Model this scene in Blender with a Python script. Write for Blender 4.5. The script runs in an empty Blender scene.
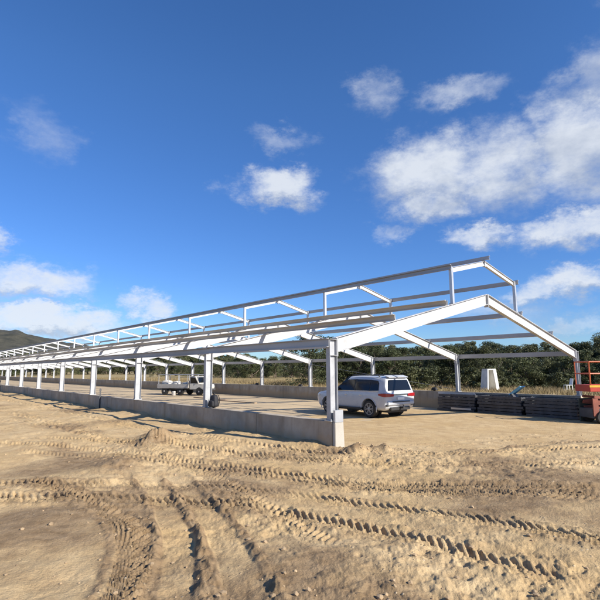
import bpy, bmesh, math, random
import numpy as np
from math import sin, cos, radians, pi
from mathutils import Vector, Matrix
random.seed(7); RNG = np.random.default_rng(7)
SC = bpy.context.scene
COL = SC.collection

# ------------------------------------------------------------------ constants
W, ZW, ZE, ZA, S, NF = 15.23, 0.98, 2.96, 4.80, 6.0, 26      # width, dwarf wall top, eave, apex, bay, frames
XV1, XV2, ZVT, ZVA = W/2-2.16, W/2+2.16, 5.50, 6.02          # roof vent posts, their tops, vent apex
LEN = S*(NF-1)
CAM = Vector((-8.233, -8.5, 2.2))
SUN_EL, SUN_AZ = radians(30.0), math.atan2(1.3, -4.3)         # azimuth clockwise from +Y
def roof_z(x): return ZE + (ZA-ZE)*(1-abs(x-W/2)/(W/2))

# ------------------------------------------------------------------ mesh helper
class MB:
    def __init__(self): self.v=[]; self.f=[]
    def add(self, vs, fs):
        o=len(self.v); self.v+= [tuple(p) for p in vs]; self.f+= [tuple(i+o for i in f) for f in fs]; return self
    def box(self, a, b, M=None):
        x0,y0,z0=a; x1,y1,z1=b
        vs=[Vector(p) for p in ((x0,y0,z0),(x1,y0,z0),(x1,y1,z0),(x0,y1,z0),(x0,y0,z1),(x1,y0,z1),(x1,y1,z1),(x0,y1,z1))]
        if M: vs=[M@p for p in vs]
        return self.add(vs,[(3,2,1,0),(4,5,6,7),(0,1,5,4),(1,2,6,5),(2,3,7,6),(3,0,4,7)])
    def prism(self, pts, off):
        n=len(pts); off=Vector(off); p=[Vector(q) for q in pts]
        return self.add(p+[q+off for q in p],[tuple(range(n))[::-1],tuple(range(n,2*n))]+[(i,(i+1)%n,n+(i+1)%n,n+i) for i in range(n)])
    def extrude(self, prof, p0, p1, up=(0,0,1)):
        """closed 2D profile (side, up) swept straight from p0 to p1"""
        p0=Vector(p0); p1=Vector(p1); d=(p1-p0).normalized(); u=Vector(up); s=d.cross(u).normalized(); u=s.cross(d)
        n=len(prof); a=[p0+s*q[0]+u*q[1] for q in prof]; b=[p1+s*q[0]+u*q[1] for q in prof]
        return self.add(a+b,[tuple(range(n)),tuple(range(2*n-1,n-1,-1))]+[(i,n+i,n+(i+1)%n,(i+1)%n) for i in range(n)])
    def bar(self, p0, p1, w, h, up=(0,0,1)):
        return self.extrude([(-w/2,-h/2),(w/2,-h/2),(w/2,h/2),(-w/2,h/2)],p0,p1,up)
    def tube(self, pts, r, n=8, r2=None):
        pts=[Vector(p) for p in pts]; m=len(pts); vs=[]; fs=[]
        up=Vector((0,0,1)); 
        for i,p in enumerate(pts):
            d=(pts[min(i+1,m-1)]-pts[max(i-1,0)]).normalized()
            a=d.cross(up if abs(d.z)<.95 else Vector((1,0,0))).normalized(); b=a.cross(d)
            rr=r if r2 is None else r+(r2-r)*i/(m-1)
            vs+=[p+(a*cos(2*pi*k/n)+b*sin(2*pi*k/n))*rr for k in range(n)]
        for i in range(m-1):
            for k in range(n):
                fs.append((i*n+k,i*n+(k+1)%n,(i+1)*n+(k+1)%n,(i+1)*n+k))
        fs+=[tuple(range(n))[::-1],tuple(range((m-1)*n,m*n))]
        return self.add(vs,fs)
    def lathe(self, prof, c, axis='y', n=24):
        """prof: list of (radius, offset along axis)"""
        vs=[];fs=[];m=len(prof)
        for r,o in prof:
            for k in range(n):
                a=2*pi*k/n
                p={'y':(r*cos(a),o,r*sin(a)),'z':(r*cos(a),r*sin(a),o),'x':(o,r*cos(a),r*sin(a))}[axis]
                vs.append(Vector(p)+Vector(c))
        for i in range(m-1):
            for k in range(n): fs.append((i*n+k,i*n+(k+1)%n,(i+1)*n+(k+1)%n,(i+1)*n+k))
        fs+=[tuple(range(n))[::-1],tuple(range((m-1)*n,m*n))]
        return self.add(vs,fs)
    def mesh(self, name, mat, smooth=False, bevel=0):
        me=bpy.data.meshes.new(name); me.from_pydata(self.v,[],self.f); me.update()
        bm=bmesh.new(); bm.from_mesh(me); bmesh.ops.recalc_face_normals(bm,faces=bm.faces)
        if bevel:
            es=[e for e in bm.edges if len(e.link_faces)==2 and e.calc_face_angle(0)>.5]
            bmesh.ops.bevel(bm,geom=es,offset=bevel,segments=2,affect='EDGES',clamp_overlap=True)
        bm.to_mesh(me); bm.free()
        me.materials.append(mat)
        if smooth: shade(me,smooth)
        return me
    def build(self, name, mat, parent=None, smooth=False, bevel=0):
        o=bpy.data.objects.new(name,self.mesh(name,mat,smooth,bevel)); COL.objects.link(o)
        if parent: o.parent=parent
        return o
def shade(me, ang):
    for p in me.polygons: p.use_smooth=True
    if ang is not True:
        bm=bmesh.new(); bm.from_mesh(me)
        for e in bm.edges:
            if len(e.link_faces)==2 and e.calc_face_angle(0)>ang: e.smooth=False
        bm.to_mesh(me); bm.free()
def tag(o, label=None, cat=None, group=None, kind=None):
    if label: o['label']=label
    if cat: o['category']=cat
    if group: o['group']=group
    if kind: o['kind']=kind
    return o
def empty(name, loc=(0,0,0), rz=0, **k):
    o=bpy.data.objects.new(name,None); COL.objects.link(o); o.location=loc; o.rotation_euler=(0,0,rz); o.empty_display_size=.2
    return tag(o,**k)
KIDS={}
def copy_tree(o, parent=None):
    c=o.copy(); COL.objects.link(c)
    if parent: c.parent=parent
    for ch in [x for x in COL.objects if x.parent==o]: copy_tree(ch,c)
    return c

# ------------------------------------------------------------------ materials
def mat(name, base, rough=.6, metal=0., var=.12, vscale=3., bump=0., bscale=40., tint=None, spec=.5, coat=0., detail=6, stretch=None):
    m=bpy.data.materials.new(name); m.use_nodes=True; nt=m.node_tree; N=nt.nodes; L=nt.links
    b=N['Principled BSDF']; b.inputs['Roughness'].default_value=rough; b.inputs['Metallic'].default_value=metal
    b.inputs['Specular IOR Level'].default_value=spec; b.inputs['Coat Weight'].default_value=coat
    tc=N.new('ShaderNodeTexCoord'); src=tc.outputs['Object']
    if stretch:
        mp=N.new('ShaderNodeMapping'); mp.inputs['Scale'].default_value=stretch; L.new(src,mp.inputs[0]); src=mp.outputs[0]
    n=N.new('ShaderNodeTexNoise'); n.inputs['Scale'].default_value=vscale; n.inputs['Detail'].default_value=detail; n.inputs['Roughness'].default_value=.65
    L.new(src,n.inputs['Vector'])
    r=N.new('ShaderNodeValToRGB'); r.color_ramp.elements[0].position=.3; r.color_ramp.elements[1].position=.7
    lo=[c*(1-var) for c in (tint or base)]; hi=[min(1,c*(1+var)) for c in base]
    r.color_ramp.elements[0].color=(*lo,1); r.color_ramp.elements[1].color=(*hi,1)
    L.new(n.outputs['Fac'],r.inputs[0]); L.new(r.outputs[0],b.inputs['Base Color'])
    rr=N.new('ShaderNodeMapRange'); rr.inputs['To Min'].default_value=max(0,rough-.1); rr.inputs['To Max'].default_value=min(1,rough+.1)
    L.new(n.outputs['Fac'],rr.inputs['Value']); L.new(rr.outputs[0],b.inputs['Roughness'])
    if bump:
        n2=N.new('ShaderNodeTexNoise'); n2.inputs['Scale'].default_value=bscale; n2.inputs['Detail'].default_value=5; L.new(src,n2.inputs['Vector'])
        bp=N.new('ShaderNodeBump'); bp.inputs['Strength'].default_value=bump; bp.inputs['Distance'].default_value=.02
        L.new(n2.outputs['Fac'],bp.inputs['Height']); L.new(bp.outputs[0],b.inputs['Normal'])
    return m
M={}
M['steel']=mat('pale_painted_steel',(.51,.52,.53),.5,.0,.14,1.6,tint=(.39,.39,.39),detail=10)
M['column']=mat('light_galvanised_column_steel',(.40,.41,.43),.48,.2,.16,1.6,tint=(.30,.31,.32),detail=10)
M['galv']=mat('galvanised_steel',(.50,.51,.53),.42,.65,.12,2.,stretch=(1,.3,1))
M['purlin']=mat('galvanised_purlin_steel',(.36,.36,.37),.45,.5,.16,1.2,stretch=(1,.25,1),tint=(.31,.30,.29))
M['purlin_warm']=mat('ground_lit_galvanised_purlin',(.52,.495,.455),.5,.3,.16,1.2,stretch=(1,.25,1),tint=(.39,.36,.31))  # same galvanised steel, tan reflection of the ground put into the colour
M['dark_steel']=mat('dark_grey_steel',(.065,.065,.07),.55,.2,.35,4)
M['black']=mat('black_rubber',(.02,.02,.02),.75,0,.2,8)
M['plastic']=mat('black_plastic',(.025,.025,.027),.5,0,.15,8)
M['glass']=mat('dark_tinted_glass',(.006,.007,.009),.08,0,.05,2,spec=.45)
M['car']=mat('white_car_paint',(.47,.49,.52),.28,0.,.03,2,coat=.6)
M['chrome']=mat('chrome',(.7,.7,.72),.2,1.,.03,2)
M['alloy']=mat('alloy_wheel_grey',(.32,.32,.33),.35,.7,.08,6)
M['red']=mat('red_lamp_lens',(.28,.012,.015),.2,0,.1,5,coat=.5)
M['lamp']=mat('clear_lamp_lens',(.6,.62,.65),.15,.3,.05,5)
M['plate']=mat('white_plate',(.78,.78,.76),.4,0,.03,5)
M['white']=mat('white_paint',(.74,.74,.72),.5,0,.06,3)
M['dustywhite']=mat('dusty_white_paint',(.52,.51,.48),.5,0,.15,2.5,tint=(.42,.39,.34),detail=9)
M['offwhite']=mat('weathered_white_fibreglass',(.72,.71,.67),.55,0,.08,3,tint=(.62,.6,.55))
M['orange']=mat('orange_machine_paint',(.46,.10,.03),.45,0,.15,3)
M['deckred']=mat('red_machine_paint',(.38,.04,.02),.5,0,.15,3)
M['yellow']=mat('yellow_machine_paint',(.62,.36,.03),.5,0,.12,3)
M['rust']=mat('rusty_red_steel',(.23,.07,.045),.7,0,.25,5)
M['blue']=mat('pale_blue_plastic',(.16,.40,.58),.5,0,.12,3)
M['bag']=mat('black_nylon',(.012,.012,.016),.7,0,.2,14,bump=.4,bscale=60)
M['sack']=mat('white_woven_sack',(.52,.50,.46),.8,0,.14,8,bump=.4,bscale=50)
M['tray']=mat('weathered_aluminium',(.42,.40,.37),.5,.4,.15,4)
M['wood']=mat('weathered_timber',(.30,.21,.13),.8,0,.25,6,stretch=(1,.15,1))
M['bark']=mat('grey_brown_bark',(.14,.11,.085),.9,0,.3,8,bump=.6,bscale=20)

def mat_concrete():
    m=mat('formed_concrete',(.41,.355,.28),.85,0,.12,1.1,bump=.25,bscale=35,tint=(.30,.255,.20))
    nt=m.node_tree; N=nt.nodes; L=nt.links; b=N['Principled BSDF']
    base=b.inputs['Base Color'].links[0].from_socket
    tc=[n for n in N if n.type=='TEX_COORD'][0]
    # vertical run-off streaks with their own shape
    mp=N.new('ShaderNodeMapping'); mp.inputs['Scale'].default_value=(1.5,1.6,.25); L.new(tc.outputs['Object'],mp.inputs[0])
    n=N.new('ShaderNodeTexNoise'); n.inputs['Scale'].default_value=2.2; n.inputs['Detail'].default_value=8; L.new(mp.outputs[0],n.inputs['Vector'])
    mr=N.new('ShaderNodeMapRange'); mr.inputs['From Min'].default_value=.5; mr.inputs['From Max'].default_value=.72; L.new(n.outputs['Fac'],mr.inputs['Value'])
    mx=N.new('ShaderNodeMixRGB'); mx.blend_type='MULTIPLY'; mx.inputs['Color2'].default_value=(.72,.68,.62,1)
    L.new(mr.outputs[0],mx.inputs['Fac']); L.new(base,mx.inputs['Color1'])
    # soil splashed up from the base
    sp=N.new('ShaderNodeSeparateXYZ'); L.new(tc.outputs['Object'],sp.inputs[0])
    n3=N.new('ShaderNodeTexNoise'); n3.inputs['Scale'].default_value=3.5; n3.inputs['Detail'].default_value=8; L.new(tc.outputs['Object'],n3.inputs['Vector'])
    h=N.new('ShaderNodeMath'); h.operation='MULTIPLY_ADD'; L.new(n3.outputs['Fac'],h.inputs[0]); h.inputs[1].default_value=-.55; L.new(sp.outputs[2],h.inputs[2])
    ms=N.new('ShaderNodeMapRange'); ms.inputs['From Min'].default_value=.42; ms.inputs['From Max'].default_value=.16; ms.inputs['From Min'].default_value=.16; ms.inputs['From Max'].default_value=.42; ms.inputs['To Min'].default_value=.75; ms.inputs['To Max'].default_value=0.; L.new(h.outputs[0],ms.inputs['Value'])
    m3=N.new('ShaderNodeMixRGB'); m3.inputs['Color2'].default_value=(.40,.285,.16,1); L.new(ms.outputs[0],m3.inputs['Fac']); L.new(mx.outputs[0],m3.inputs['Color1']); L.new(m3.outputs[0],b.inputs['Base Color'])
    return m
M['concrete']=mat_concrete()

def mat_ground():
    m=bpy.data.materials.new('sandy_soil'); m.use_nodes=True; nt=m.node_tree; N=nt.nodes; L=nt.links
    b=N['Principled BSDF']; b.inputs['Roughness'].default_value=.95; b.inputs['Specular IOR Level'].default_value=.15
    g=N.new('ShaderNodeNewGeometry'); P=g.outputs['Position']
    def noise(sc,det=6,ro=.6,vec=None):
        n=N.new('ShaderNodeTexNoise'); n.inputs['Scale'].default_value=sc; n.inputs['Detail'].default_value=det; n.inputs['Roughness'].default_value=ro
        L.new(vec or P,n.inputs['Vector']); return n.outputs['Fac']
    def mix(f,a,c,mode='MIX'):
        x=N.new('ShaderNodeMixRGB'); x.blend_type=mode
        for s,i in ((f,'Fac'),(a,'Color1'),(c,'Color2')):
            if isinstance(s,(int,float)): x.inputs[i].default_value=s
            elif isinstance(s,tuple): x.inputs[i].default_value=(*s,1)
            else: L.new(s,x.inputs[i])
        return x.outputs[0]
    def rng(v,a,c,lo=0.,hi=1.):
        r=N.new('ShaderNodeMapRange'); r.inputs['From Min'].default_value=a; r.inputs['From Max'].default_value=c
        r.inputs['To Min'].default_value=lo; r.inputs['To Max'].default_value=hi
        L.new(v,r.inputs['Value']); return r.outputs[0]
    def attr(n):
        a=N.new('ShaderNodeAttribute'); a.attribute_name=n; return a.outputs['Fac']
    sand=mix(rng(noise(.55,5),.35,.65),(.47,.33,.165),(.56,.42,.24))
    sand=mix(rng(noise(2.3,7,.7),.42,.66),sand,(.41,.285,.15))
    damp=mix(rng(noise(5.,6),.35,.65),(.20,.133,.072),(.31,.22,.128))
    d0=attr('disturbed')
    ad=N.new('ShaderNodeMath'); ad.operation='MULTIPLY_ADD'; L.new(noise(1.7,7,.7),ad.inputs[0]); ad.inputs[1].default_value=1.1; ad.inputs[2].default_value=-.55
    ad2=N.new('ShaderNodeMath'); ad2.operation='ADD'; L.new(d0,ad2.inputs[0]); L.new(ad.outputs[0],ad2.inputs[1])
    ad2.use_clamp=True
    col=mix(rng(ad2.outputs[0],.15,.75,0,.95),sand,damp)
    # small pebbles and crumbs
    v=N.new('ShaderNodeTexVoronoi'); v.inputs['Scale'].default_value=14.; L.new(P,v.inputs['Vector'])
    peb=rng(v.outputs['Distance'],.12,.2,1.,0.)
    pm=N.new('ShaderNodeMath'); pm.operation='MULTIPLY'; L.new(peb,pm.inputs[0]); L.new(rng(noise(1.3,4),.5,.62),pm.inputs[1])
    pebc=mix(rng(noise(9.,2),.4,.6),(.24,.17,.11),(.58,.48,.34))
    col=mix(pm.outputs[0],col,pebc)
    dry=mix(rng(noise(.8,7,.7),.35,.65),(.36,.27,.13),(.22,.18,.085))
    far=mix(rng(noise(.03,6),.4,.6),dry,(.30,.235,.12))
    col=mix(attr('grass'),col,far)
    L.new(col,b.inputs['Base Color'])
    bp=N.new('ShaderNodeBump'); bp.inputs['Strength'].default_value=.8; bp.inputs['Distance'].default_value=.03
    h=N.new('ShaderNodeMath'); h.operation='ADD'; L.new(noise(26.,7,.7),h.inputs[0]); L.new(pm.outputs[0],h.inputs[1])
    L.new(h.outputs[0],bp.inputs['Height']); L.new(bp.outputs[0],b.inputs['Normal'])
    return m
M['ground']=mat_ground()
def mat_floor():
    m=mat('dusty_concrete_floor',(.47,.36,.22),.92,0,.13,.35,bump=.2,bscale=20,tint=(.43,.34,.225),spec=.2,detail=9)
    return m
M['floor']=mat_floor()
def mat_leaf(name,a,c):
    m=bpy.data.materials.new(name); m.use_nodes=True; nt=m.node_tree; N=nt.nodes; L=nt.links
    b=N['Principled BSDF']; b.inputs['Roughness'].default_value=.55; b.inputs['Specular IOR Level'].default_value=.25
    tc=N.new('ShaderNodeTexCoord'); n=N.new('ShaderNodeTexNoise'); n.inputs['Scale'].default_value=.9; n.inputs['Detail'].default_value=5
    L.new(tc.outputs['Object'],n.inputs['Vector'])
    oi=N.new('ShaderNodeObjectInfo')
    s=N.new('ShaderNodeMath'); s.operation='MULTIPLY_ADD'; L.new(oi.outputs['Random'],s.inputs[0]); s.inputs[1].default_value=.35; L.new(n.outputs['Fac'],s.inputs[2])
    r=N.new('ShaderNodeValToRGB'); r.color_ramp.elements[0].position=.42; r.color_ramp.elements[1].position=.9
    r.color_ramp.elements[0].color=(*a,1); r.color_ramp.elements[1].color=(*c,1)
    L.new(s.outputs[0],r.inputs[0]); L.new(r.outputs[0],b.inputs['Base Color'])
    tr=N.new('ShaderNodeBsdfTranslucent'); L.new(r.outputs[0],tr.inputs[0])
    mx=N.new('ShaderNodeMixShader'); mx.inputs[0].default_value=.22; out=N['Material Output']
    L.new(b.outputs[0],mx.inputs[1]); L.new(tr.outputs[0],mx.inputs[2]); L.new(mx.outputs[0],out.inputs['Surface'])
    return m
M['leaf']=mat_leaf('olive_green_leaves',(.050,.060,.026),(.15,.155,.075))
M['leaf2']=mat_leaf('dark_green_leaves',(.036,.048,.022),(.11,.125,.055))
M['dryleaf']=mat_leaf('dry_straw_grass',(.20,.155,.08),(.36,.275,.145))
M['hill']=mat('wooded_hill',(.050,.046,.030),.95,0,.35,.035,tint=(.016,.020,.013),detail=12)

# ------------------------------------------------------------------ numpy noise
def vnoise(x,y,seed=0):
    xi=np.floor(x).astype(np.int64); yi=np.floor(y).astype(np.int64); xf=x-xi; yf=y-yi
    def h(a,b):
        n=(a*374761393+b*668265263+seed*1442695041)&0xffffffff
        n=((n^(n>>13))*1274126177)&0xffffffff
        return ((n^(n>>16))&0xffff)/65535.
    u=xf*xf*xf*(xf*(xf*6-15)+10); v=yf*yf*yf*(yf*(yf*6-15)+10)
    return (h(xi,yi)*(1-u)+h(xi+1,yi)*u)*(1-v)+(h(xi,yi+1)*(1-u)+h(xi+1,yi+1)*u)*v-.5
def fbm(x,y,sc,oct=4,seed=0,gain=.5):
    t=0; a=1.
    for k in range(oct):
        t=t+a*vnoise(x*sc+13.7*k,y*sc-7.3*k,seed+k); a*=gain; sc*=2.03
    return t
def sst(x,a,b):
    t=np.clip((x-a)/(b-a),0,1); return t*t*(3-2*t)
def polydist(px,py,pts):
    """distance, arc length and signed side to a polyline"""
    best=np.full(px.shape,1e9); arc=np.zeros(px.shape); side=np.zeros(px.shape); s=0.
    for (x0,y0),(x1,y1) in zip(pts[:-1],pts[1:]):
        dx,dy=x1-x0,y1-y0; l=math.hypot(dx,dy)
        t=np.clip(((px-x0)*dx+(py-y0)*dy)/(l*l),0,1); ex=px-(x0+t*dx); ey=py-(y0+t*dy); d=np.hypot(ex,ey)
        k=d<best; best=np.where(k,d,best); arc=np.where(k,s+t*l,arc); side=np.where(k,np.sign(dx*ey-dy*ex),side); s+=l
    return best,arc,side
def smoothpts(pts,n=8):
    P=[pts[0]]+list(pts)+[pts[-1]]; o=[]
    for i in range(1,len(P)-2):
        for k in range(n):
            t=k/n; q=[]
            for c in (0,1):
                a,b,d,e=P[i-1][c],P[i][c],P[i+1][c],P[i+2][c]
                q.append(.5*(2*b+(d-a)*t+(2*a-5*b+4*d-e)*t*t+(3*b-a-3*d+e)*t**3))
            o.append(tuple(q))
    o.append(tuple(pts[-1])); return o
# wheel tracks: points, half width, depth, lug pitch (0 = plain), darkness
TRACKS=[
 # a tractor that swept across in front of the gable, twice
 (smoothpts([(-6.4,6.5),(-4.6,3.4),(-3.5,.6),(-2.68,-1.94),(-2.2,-2.98),(-1.58,-3.71),(-.9,-4.77),(.4,-6.4),(2.,-8.2)]),.22,.040,.115,.55),
 (smoothpts([(-5.0,6.5),(-3.4,3.6),(-2.3,.9),(-1.2,-1.1),(-.2,-2.4),(.9,-3.6),(2.4,-4.9),(4.6,-6.6)]),.22,.032,.115,.5),
 (smoothpts([(-6.0,4.2),(-4.2,1.2),(-3.3,-1.0),(-2.75,-2.6),(-2.1,-3.7),(-1.3,-4.9),(-.3,-6.4),(.8,-8)]),.2,.03,.115,.5),
 (smoothpts([(.2,-1.5),(1.2,-2.3),(2.6,-3.2),(4.2,-4.2),(7,-5.8)]),.22,.028,.12,.45),
 (smoothpts([(1.2,-1.1),(2.6,-1.9),(4.4,-2.9),(7,-4.3)]),.22,.025,.12,.4),
 # turning ruts at the lower left
 (smoothpts([(-4.70,-.1),(-4.95,-1.34),(-5.48,-2.9),(-6.3,-4.6),(-7.6,-6.6),(-9.,-8.)]),.19,.022,0,1.2),
 (smoothpts([(-4.30,-.4),(-4.58,-1.49),(-5.10,-3.2),(-5.8,-4.9),(-6.8,-6.6),(-8.,-8.2)]),.19,.022,0,1.2),
 (smoothpts([(-6.5,1.0),(-6.12,-.4),(-5.92,-1.48),(-5.97,-2.71),(-6.5,-4.2),(-7.5,-5.9)]),.18,.02,.115,.9),
 (smoothpts([(-9.,3.0),(-7.4,1.4),(-6.3,.2),(-5.3,-.6),(-4.3,-1.5),(-3.5,-2.8),(-3.0,-4.2),(-2.6,-6),(-2.4,-8)]),.2,.03,.115,.7),
 (smoothpts([(-9.,2.),(-7.6,.6),(-6.5,-.6),(-5.6,-1.3),(-4.7,-2.3),(-4.1,-3.5),(-3.8,-5),(-3.7,-7)]),.2,.028,.115,.6),
 (smoothpts([(-4.6,14),(-3.8,7),(-3.6,3),(-3.7,.2),(-4.1,-2.6),(-4.7,-5.)]),.22,.025,.13,.35),
 (smoothpts([(-2.6,34),(-2.3,20),(-2.0,10),(-1.7,4),(-1.2,.8),(-.2,-1.4)]),.24,.03,.16,.3),
 (smoothpts([(-4.3,34),(-4.0,20),(-3.7,10),(-3.3,5.5)]),.24,.03,.16,.3),
 (smoothpts([(13,-4.5),(9,-1.8),(5,-.6),(1.6,.6)]),.2,.002,0,.3),
 (smoothpts([(12.6,-6),(8.4,-3.2),(4.4,-1.7),(.9,-.4)]),.2,.003,0,.3),
]
def ground_z(x,y,full=False):
    apr=smoothpts([(1.0,9),(1.1,3),(1.2,.5),(1.7,-.7),(2.9,-1.7),(4.6,-2.4),(7.5,-3.3),(16,-6.5),(30,-11)])
    r=np.hypot(x-CAM.x,y-CAM.y)
    near=1-sst(r,30,60)
    d,_,sd=polydist(x,y,apr); s=-sd*d                                   # positive on the camera's side
    inn=(x>-.05)&(y>.0)
    s=np.where((x<-.05)&(y>.0),np.maximum(s,1.8),s)
    m=sst(s,-.5,1.6)
    z=.05+m*(.36+.10*fbm(x,y,.35,3,3)) 
    z=z+ .10*np.exp(-((s-.35)/.35)**2)*np.clip(.6+1.6*fbm(x,y,.9,3,5),0,2)*sst(x,-.2,1.2)*(1-sst(x,5,9))*(1-sst(y,-.6,.2))
    rough=m*near
    z=z+rough*(.040*fbm(x,y,1.1,4,9)+(.010+.030*sst(fbm(x,y,.5,3,19),-.15,.45))*fbm(x,y,6.,5,15,.62))
    z=z+.07*np.exp(-((x+.13)/.35)**2)*np.clip(.5+1.5*fbm(x,y,1.2,3,23),0,1.5)*(x<.1)*sst(y,-.6,.6)*near + (1-m)*near*np.where(inn,0,1)*.010*fbm(x,y,4.,4,21)
    # darker churned soil where machines turned
    dist=np.clip(.34*sst(-(x*.75+y*.65)-1.0+2.2*fbm(x,y,.45,3,31),-.4,4.2)+1.5*fbm(x,y,.55,4,33)*m,0,1)*near*(.45+.55*m)
    dist=dist*(1-.8*sst(-x,4.5,8)*sst(y,-1,3))
    ins=(x>.10)&(x<W-.1)&(y>.2)&(y<LEN+.3)
    spill=.080-.012*sst(y,4.0,9.5)+.024*fbm(x,y,.5,4,51)*sst(y,3.8,6)+.008*fbm(x,y,3.,4,52)-.07*sst(y,9,12)
    u=sst(y,.0,1.2); z=np.where(ins,z*(1-u)+spill*u,z)
    f0=(x>W-.3)*1.
    if full:
        k=np.nonzero((r<45)&~((x>-.13)&(y>4.0))&(f0<.01))[0]; X=x[k]; Y=y[k]; dz=np.zeros(len(k)); dd=np.zeros(len(k))
        # heap of dug soil by the wall, clods at the edge of the pad
        for cx,cy,a,b,h,ang in ((-2.95,3.3,.85,.42,.26,.9),(-2.5,4.4,.5,.3,.12,.3),(.05,-.75,.38,.24,.14,.5),(.55,-1.05,.3,.2,.13,1.),(.75,-.6,.22,.16,.10,0),(2.6,-1.9,.6,.25,.08,.4),(4.3,-2.3,.6,.3,.08,.2),(-4.8,.9,.9,.5,.10,1.2)):
            u=(X-cx)*cos(ang)+(Y-cy)*sin(ang); v=-(X-cx)*sin(ang)+(Y-cy)*cos(ang)
            e=np.exp(-((u/a)**2+(v/b)**2)); dz+=e*h*(1+.9*fbm(X,Y,3.2,4,41)); dd+=e*.9
        for pts,hw,dep,lug,dark in TRACKS:
            dd_,arc,sd_=polydist(X,Y,pts); q=dd_*sd_
            q=q+.05*fbm(X,Y,1.5,2,55)
            t=np.abs(q)/hw; tot=arc.max(); fade=sst(arc,0,.8)*(1-sst(arc,tot-.8,tot))*np.clip(.9+.8*fbm(X,Y,.8,3,61),.15,1)
            floor_=1-sst(t,.8,1.06); berm=np.exp(-((t-1.3)/.25)**2)
            lugs=0
            if lug:
                ph=(arc+np.abs(q)*.9*1.)/lug+np.where(q>0,.5,0)
                lugs=sst(np.cos(2*pi*ph),-.05,.35)*floor_*.034
            crumb=np.clip(.9+2.6*fbm(X,Y,9.,3,63,.65),0,2.6)
            dz+=fade*(-dep*floor_+(dep*.55 if lug else .019)*berm*crumb+lugs*(.35+1.3*(vnoise(X*4,Y*4,71)+.5)))
            dd+=fade*dark*((.8*berm+.5*floor_)*.75 if lug else .95*berm-.25*floor_)
        dz+=.016*np.clip(dd+.25*m[k],0,1)*fbm(X,Y,13.,3,77,.6)*(m[k]>.05)
        z[k]+=dz; dist[k]=np.clip(dist[k]+dd,0,1)
    # field behind the far wall
    sp=.013*r; f=sst(x,W+.12+sp,W+.2+2.2*sp)*(y>-2.2)
    f=np.maximum(f,sst(x,W+.5,W+4)*sst(y,-9,-4))
    zf=.90+.05*fbm(x,y,.3,3,81)-.75*sst(x,W+5,W+18)*(1-sst(y,9,26))
    z=z*(1-f)+zf*f
    gr=np.maximum(f,sst(r,160,260)); 
    gr=np.maximum(gr,sst(np.hypot(x-6,y-10),60,110)*(x<0)*(y<-10))
    return z,dist,gr

# ------------------------------------------------------------------ ground sheet
def build_ground():
    a0=40.36
    fine=np.arange(a0-41,a0+41,.088); coarse=np.arange(a0+41+2,a0+319-1,3.)
    ang=np.radians(np.concatenate([fine,coarse])); na=len(ang)
    rad=[.05,.6,1.2]
    while rad[-1]<45: rad.append(rad[-1]*1.0058)
    while rad[-1]<220: rad.append(rad[-1]*1.012)
    while rad[-1]<5000: rad.append(rad[-1]*1.035)
    rad=np.array(rad); nr=len(rad)
    R,A=np.meshgrid(rad,ang,indexing='ij')
    X=(CAM.x+R*np.sin(A)).ravel(); Y=(CAM.y+R*np.cos(A)).ravel()
    z,d,g=ground_z(X,Y,True)
    co=np.stack([X,Y,z],1).astype(np.float32)
    i=np.arange(nr-1)[:,None]*na; j=np.arange(na)[None,:]; j2=(j+1)%na
    q=np.stack([i+j,i+na+j,i+na+j2,i+j2],-1).reshape(-1,4)[:,::-1].astype(np.int32)
    me=bpy.data.meshes.new('ground'); me.vertices.add(len(co)); me.vertices.foreach_set('co',co.ravel())
    me.loops.add(q.size); me.loops.foreach_set('vertex_index',q.ravel().copy())
    me.polygons.add(len(q)); me.polygons.foreach_set('loop_start',np.arange(0,q.size,4,dtype=np.int32))
    try: me.polygons.foreach_set('loop_total',np.full(len(q),4,dtype=np.int32))
    except Exception: pass
    me.update(calc_edges=True)
    me.polygons.foreach_set('use_smooth',np.ones(len(q),dtype=bool))
    for nm,v in (('disturbed',d),('grass',g)):
        at=me.attributes.new(nm,'FLOAT','POINT'); at.data.foreach_set('value',np.asarray(v,dtype=np.float32))
    me.materials.append(M['ground'])
    o=bpy.data.objects.new('ground',me); COL.objects.link(o); tag(o,kind='structure')
    return o
def gz(x,y): return float(ground_z(np.array([float(x)]),np.array([float(y)]))[0][0])
build_ground()
tag(MB().box((.15,3.6,-.1),(W-.145,LEN+.3,.068)).build('floor_slab',M['floor']),kind='structure')

# loose clods and stones lying on the churned soil
def build_clods():
    mb=MB(); ico=bmesh.new(); bmesh.ops.create_icosphere(ico,subdivisions=1,radius=1.); base=[v.co.copy() for v in ico.verts]; fs=[[v.index for v in f.verts] for f in ico.faces]; ico.free()
    pts=[]
    while len(pts)<800:
        r=4+26*random.random()**1.8; a=radians(40.4+random.uniform(-39,39)); x=CAM.x+r*sin(a); y=CAM.y+r*cos(a)
        if x>-.3 and y>.2: continue
        if random.random()<.35: x,y=random.gauss(.35,.8),random.gauss(-.9,.35)
        elif random.random()<.25: x,y=random.gauss(-2.9,.9),random.gauss(3.2,1.0)
        pts.append((x,y))
    P=np.array(pts); z,_,_=ground_z(P[:,0].copy(),P[:,1].copy(),True)
    for (x,y),zz in zip(pts,z):
        if x>-.25 and y>-.1: continue
        s=.010+.024*random.random()**3
        k=[Vector((v.x*random.uniform(.7,1.3),v.y*random.uniform(.7,1.3),v.z*random.uniform(.5,.9)))*s+Vector((x,y,zz+s*.25)) for v in base]
        mb.add(k,fs)
    return mb
tag(build_clods().build('clods',mat('dry_earth_clods',(.36,.26,.155),.95,0,.25,3,tint=(.27,.19,.11))),'crumbled clods and small stones scattered over the churned sand','clods',kind='stuff')

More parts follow.
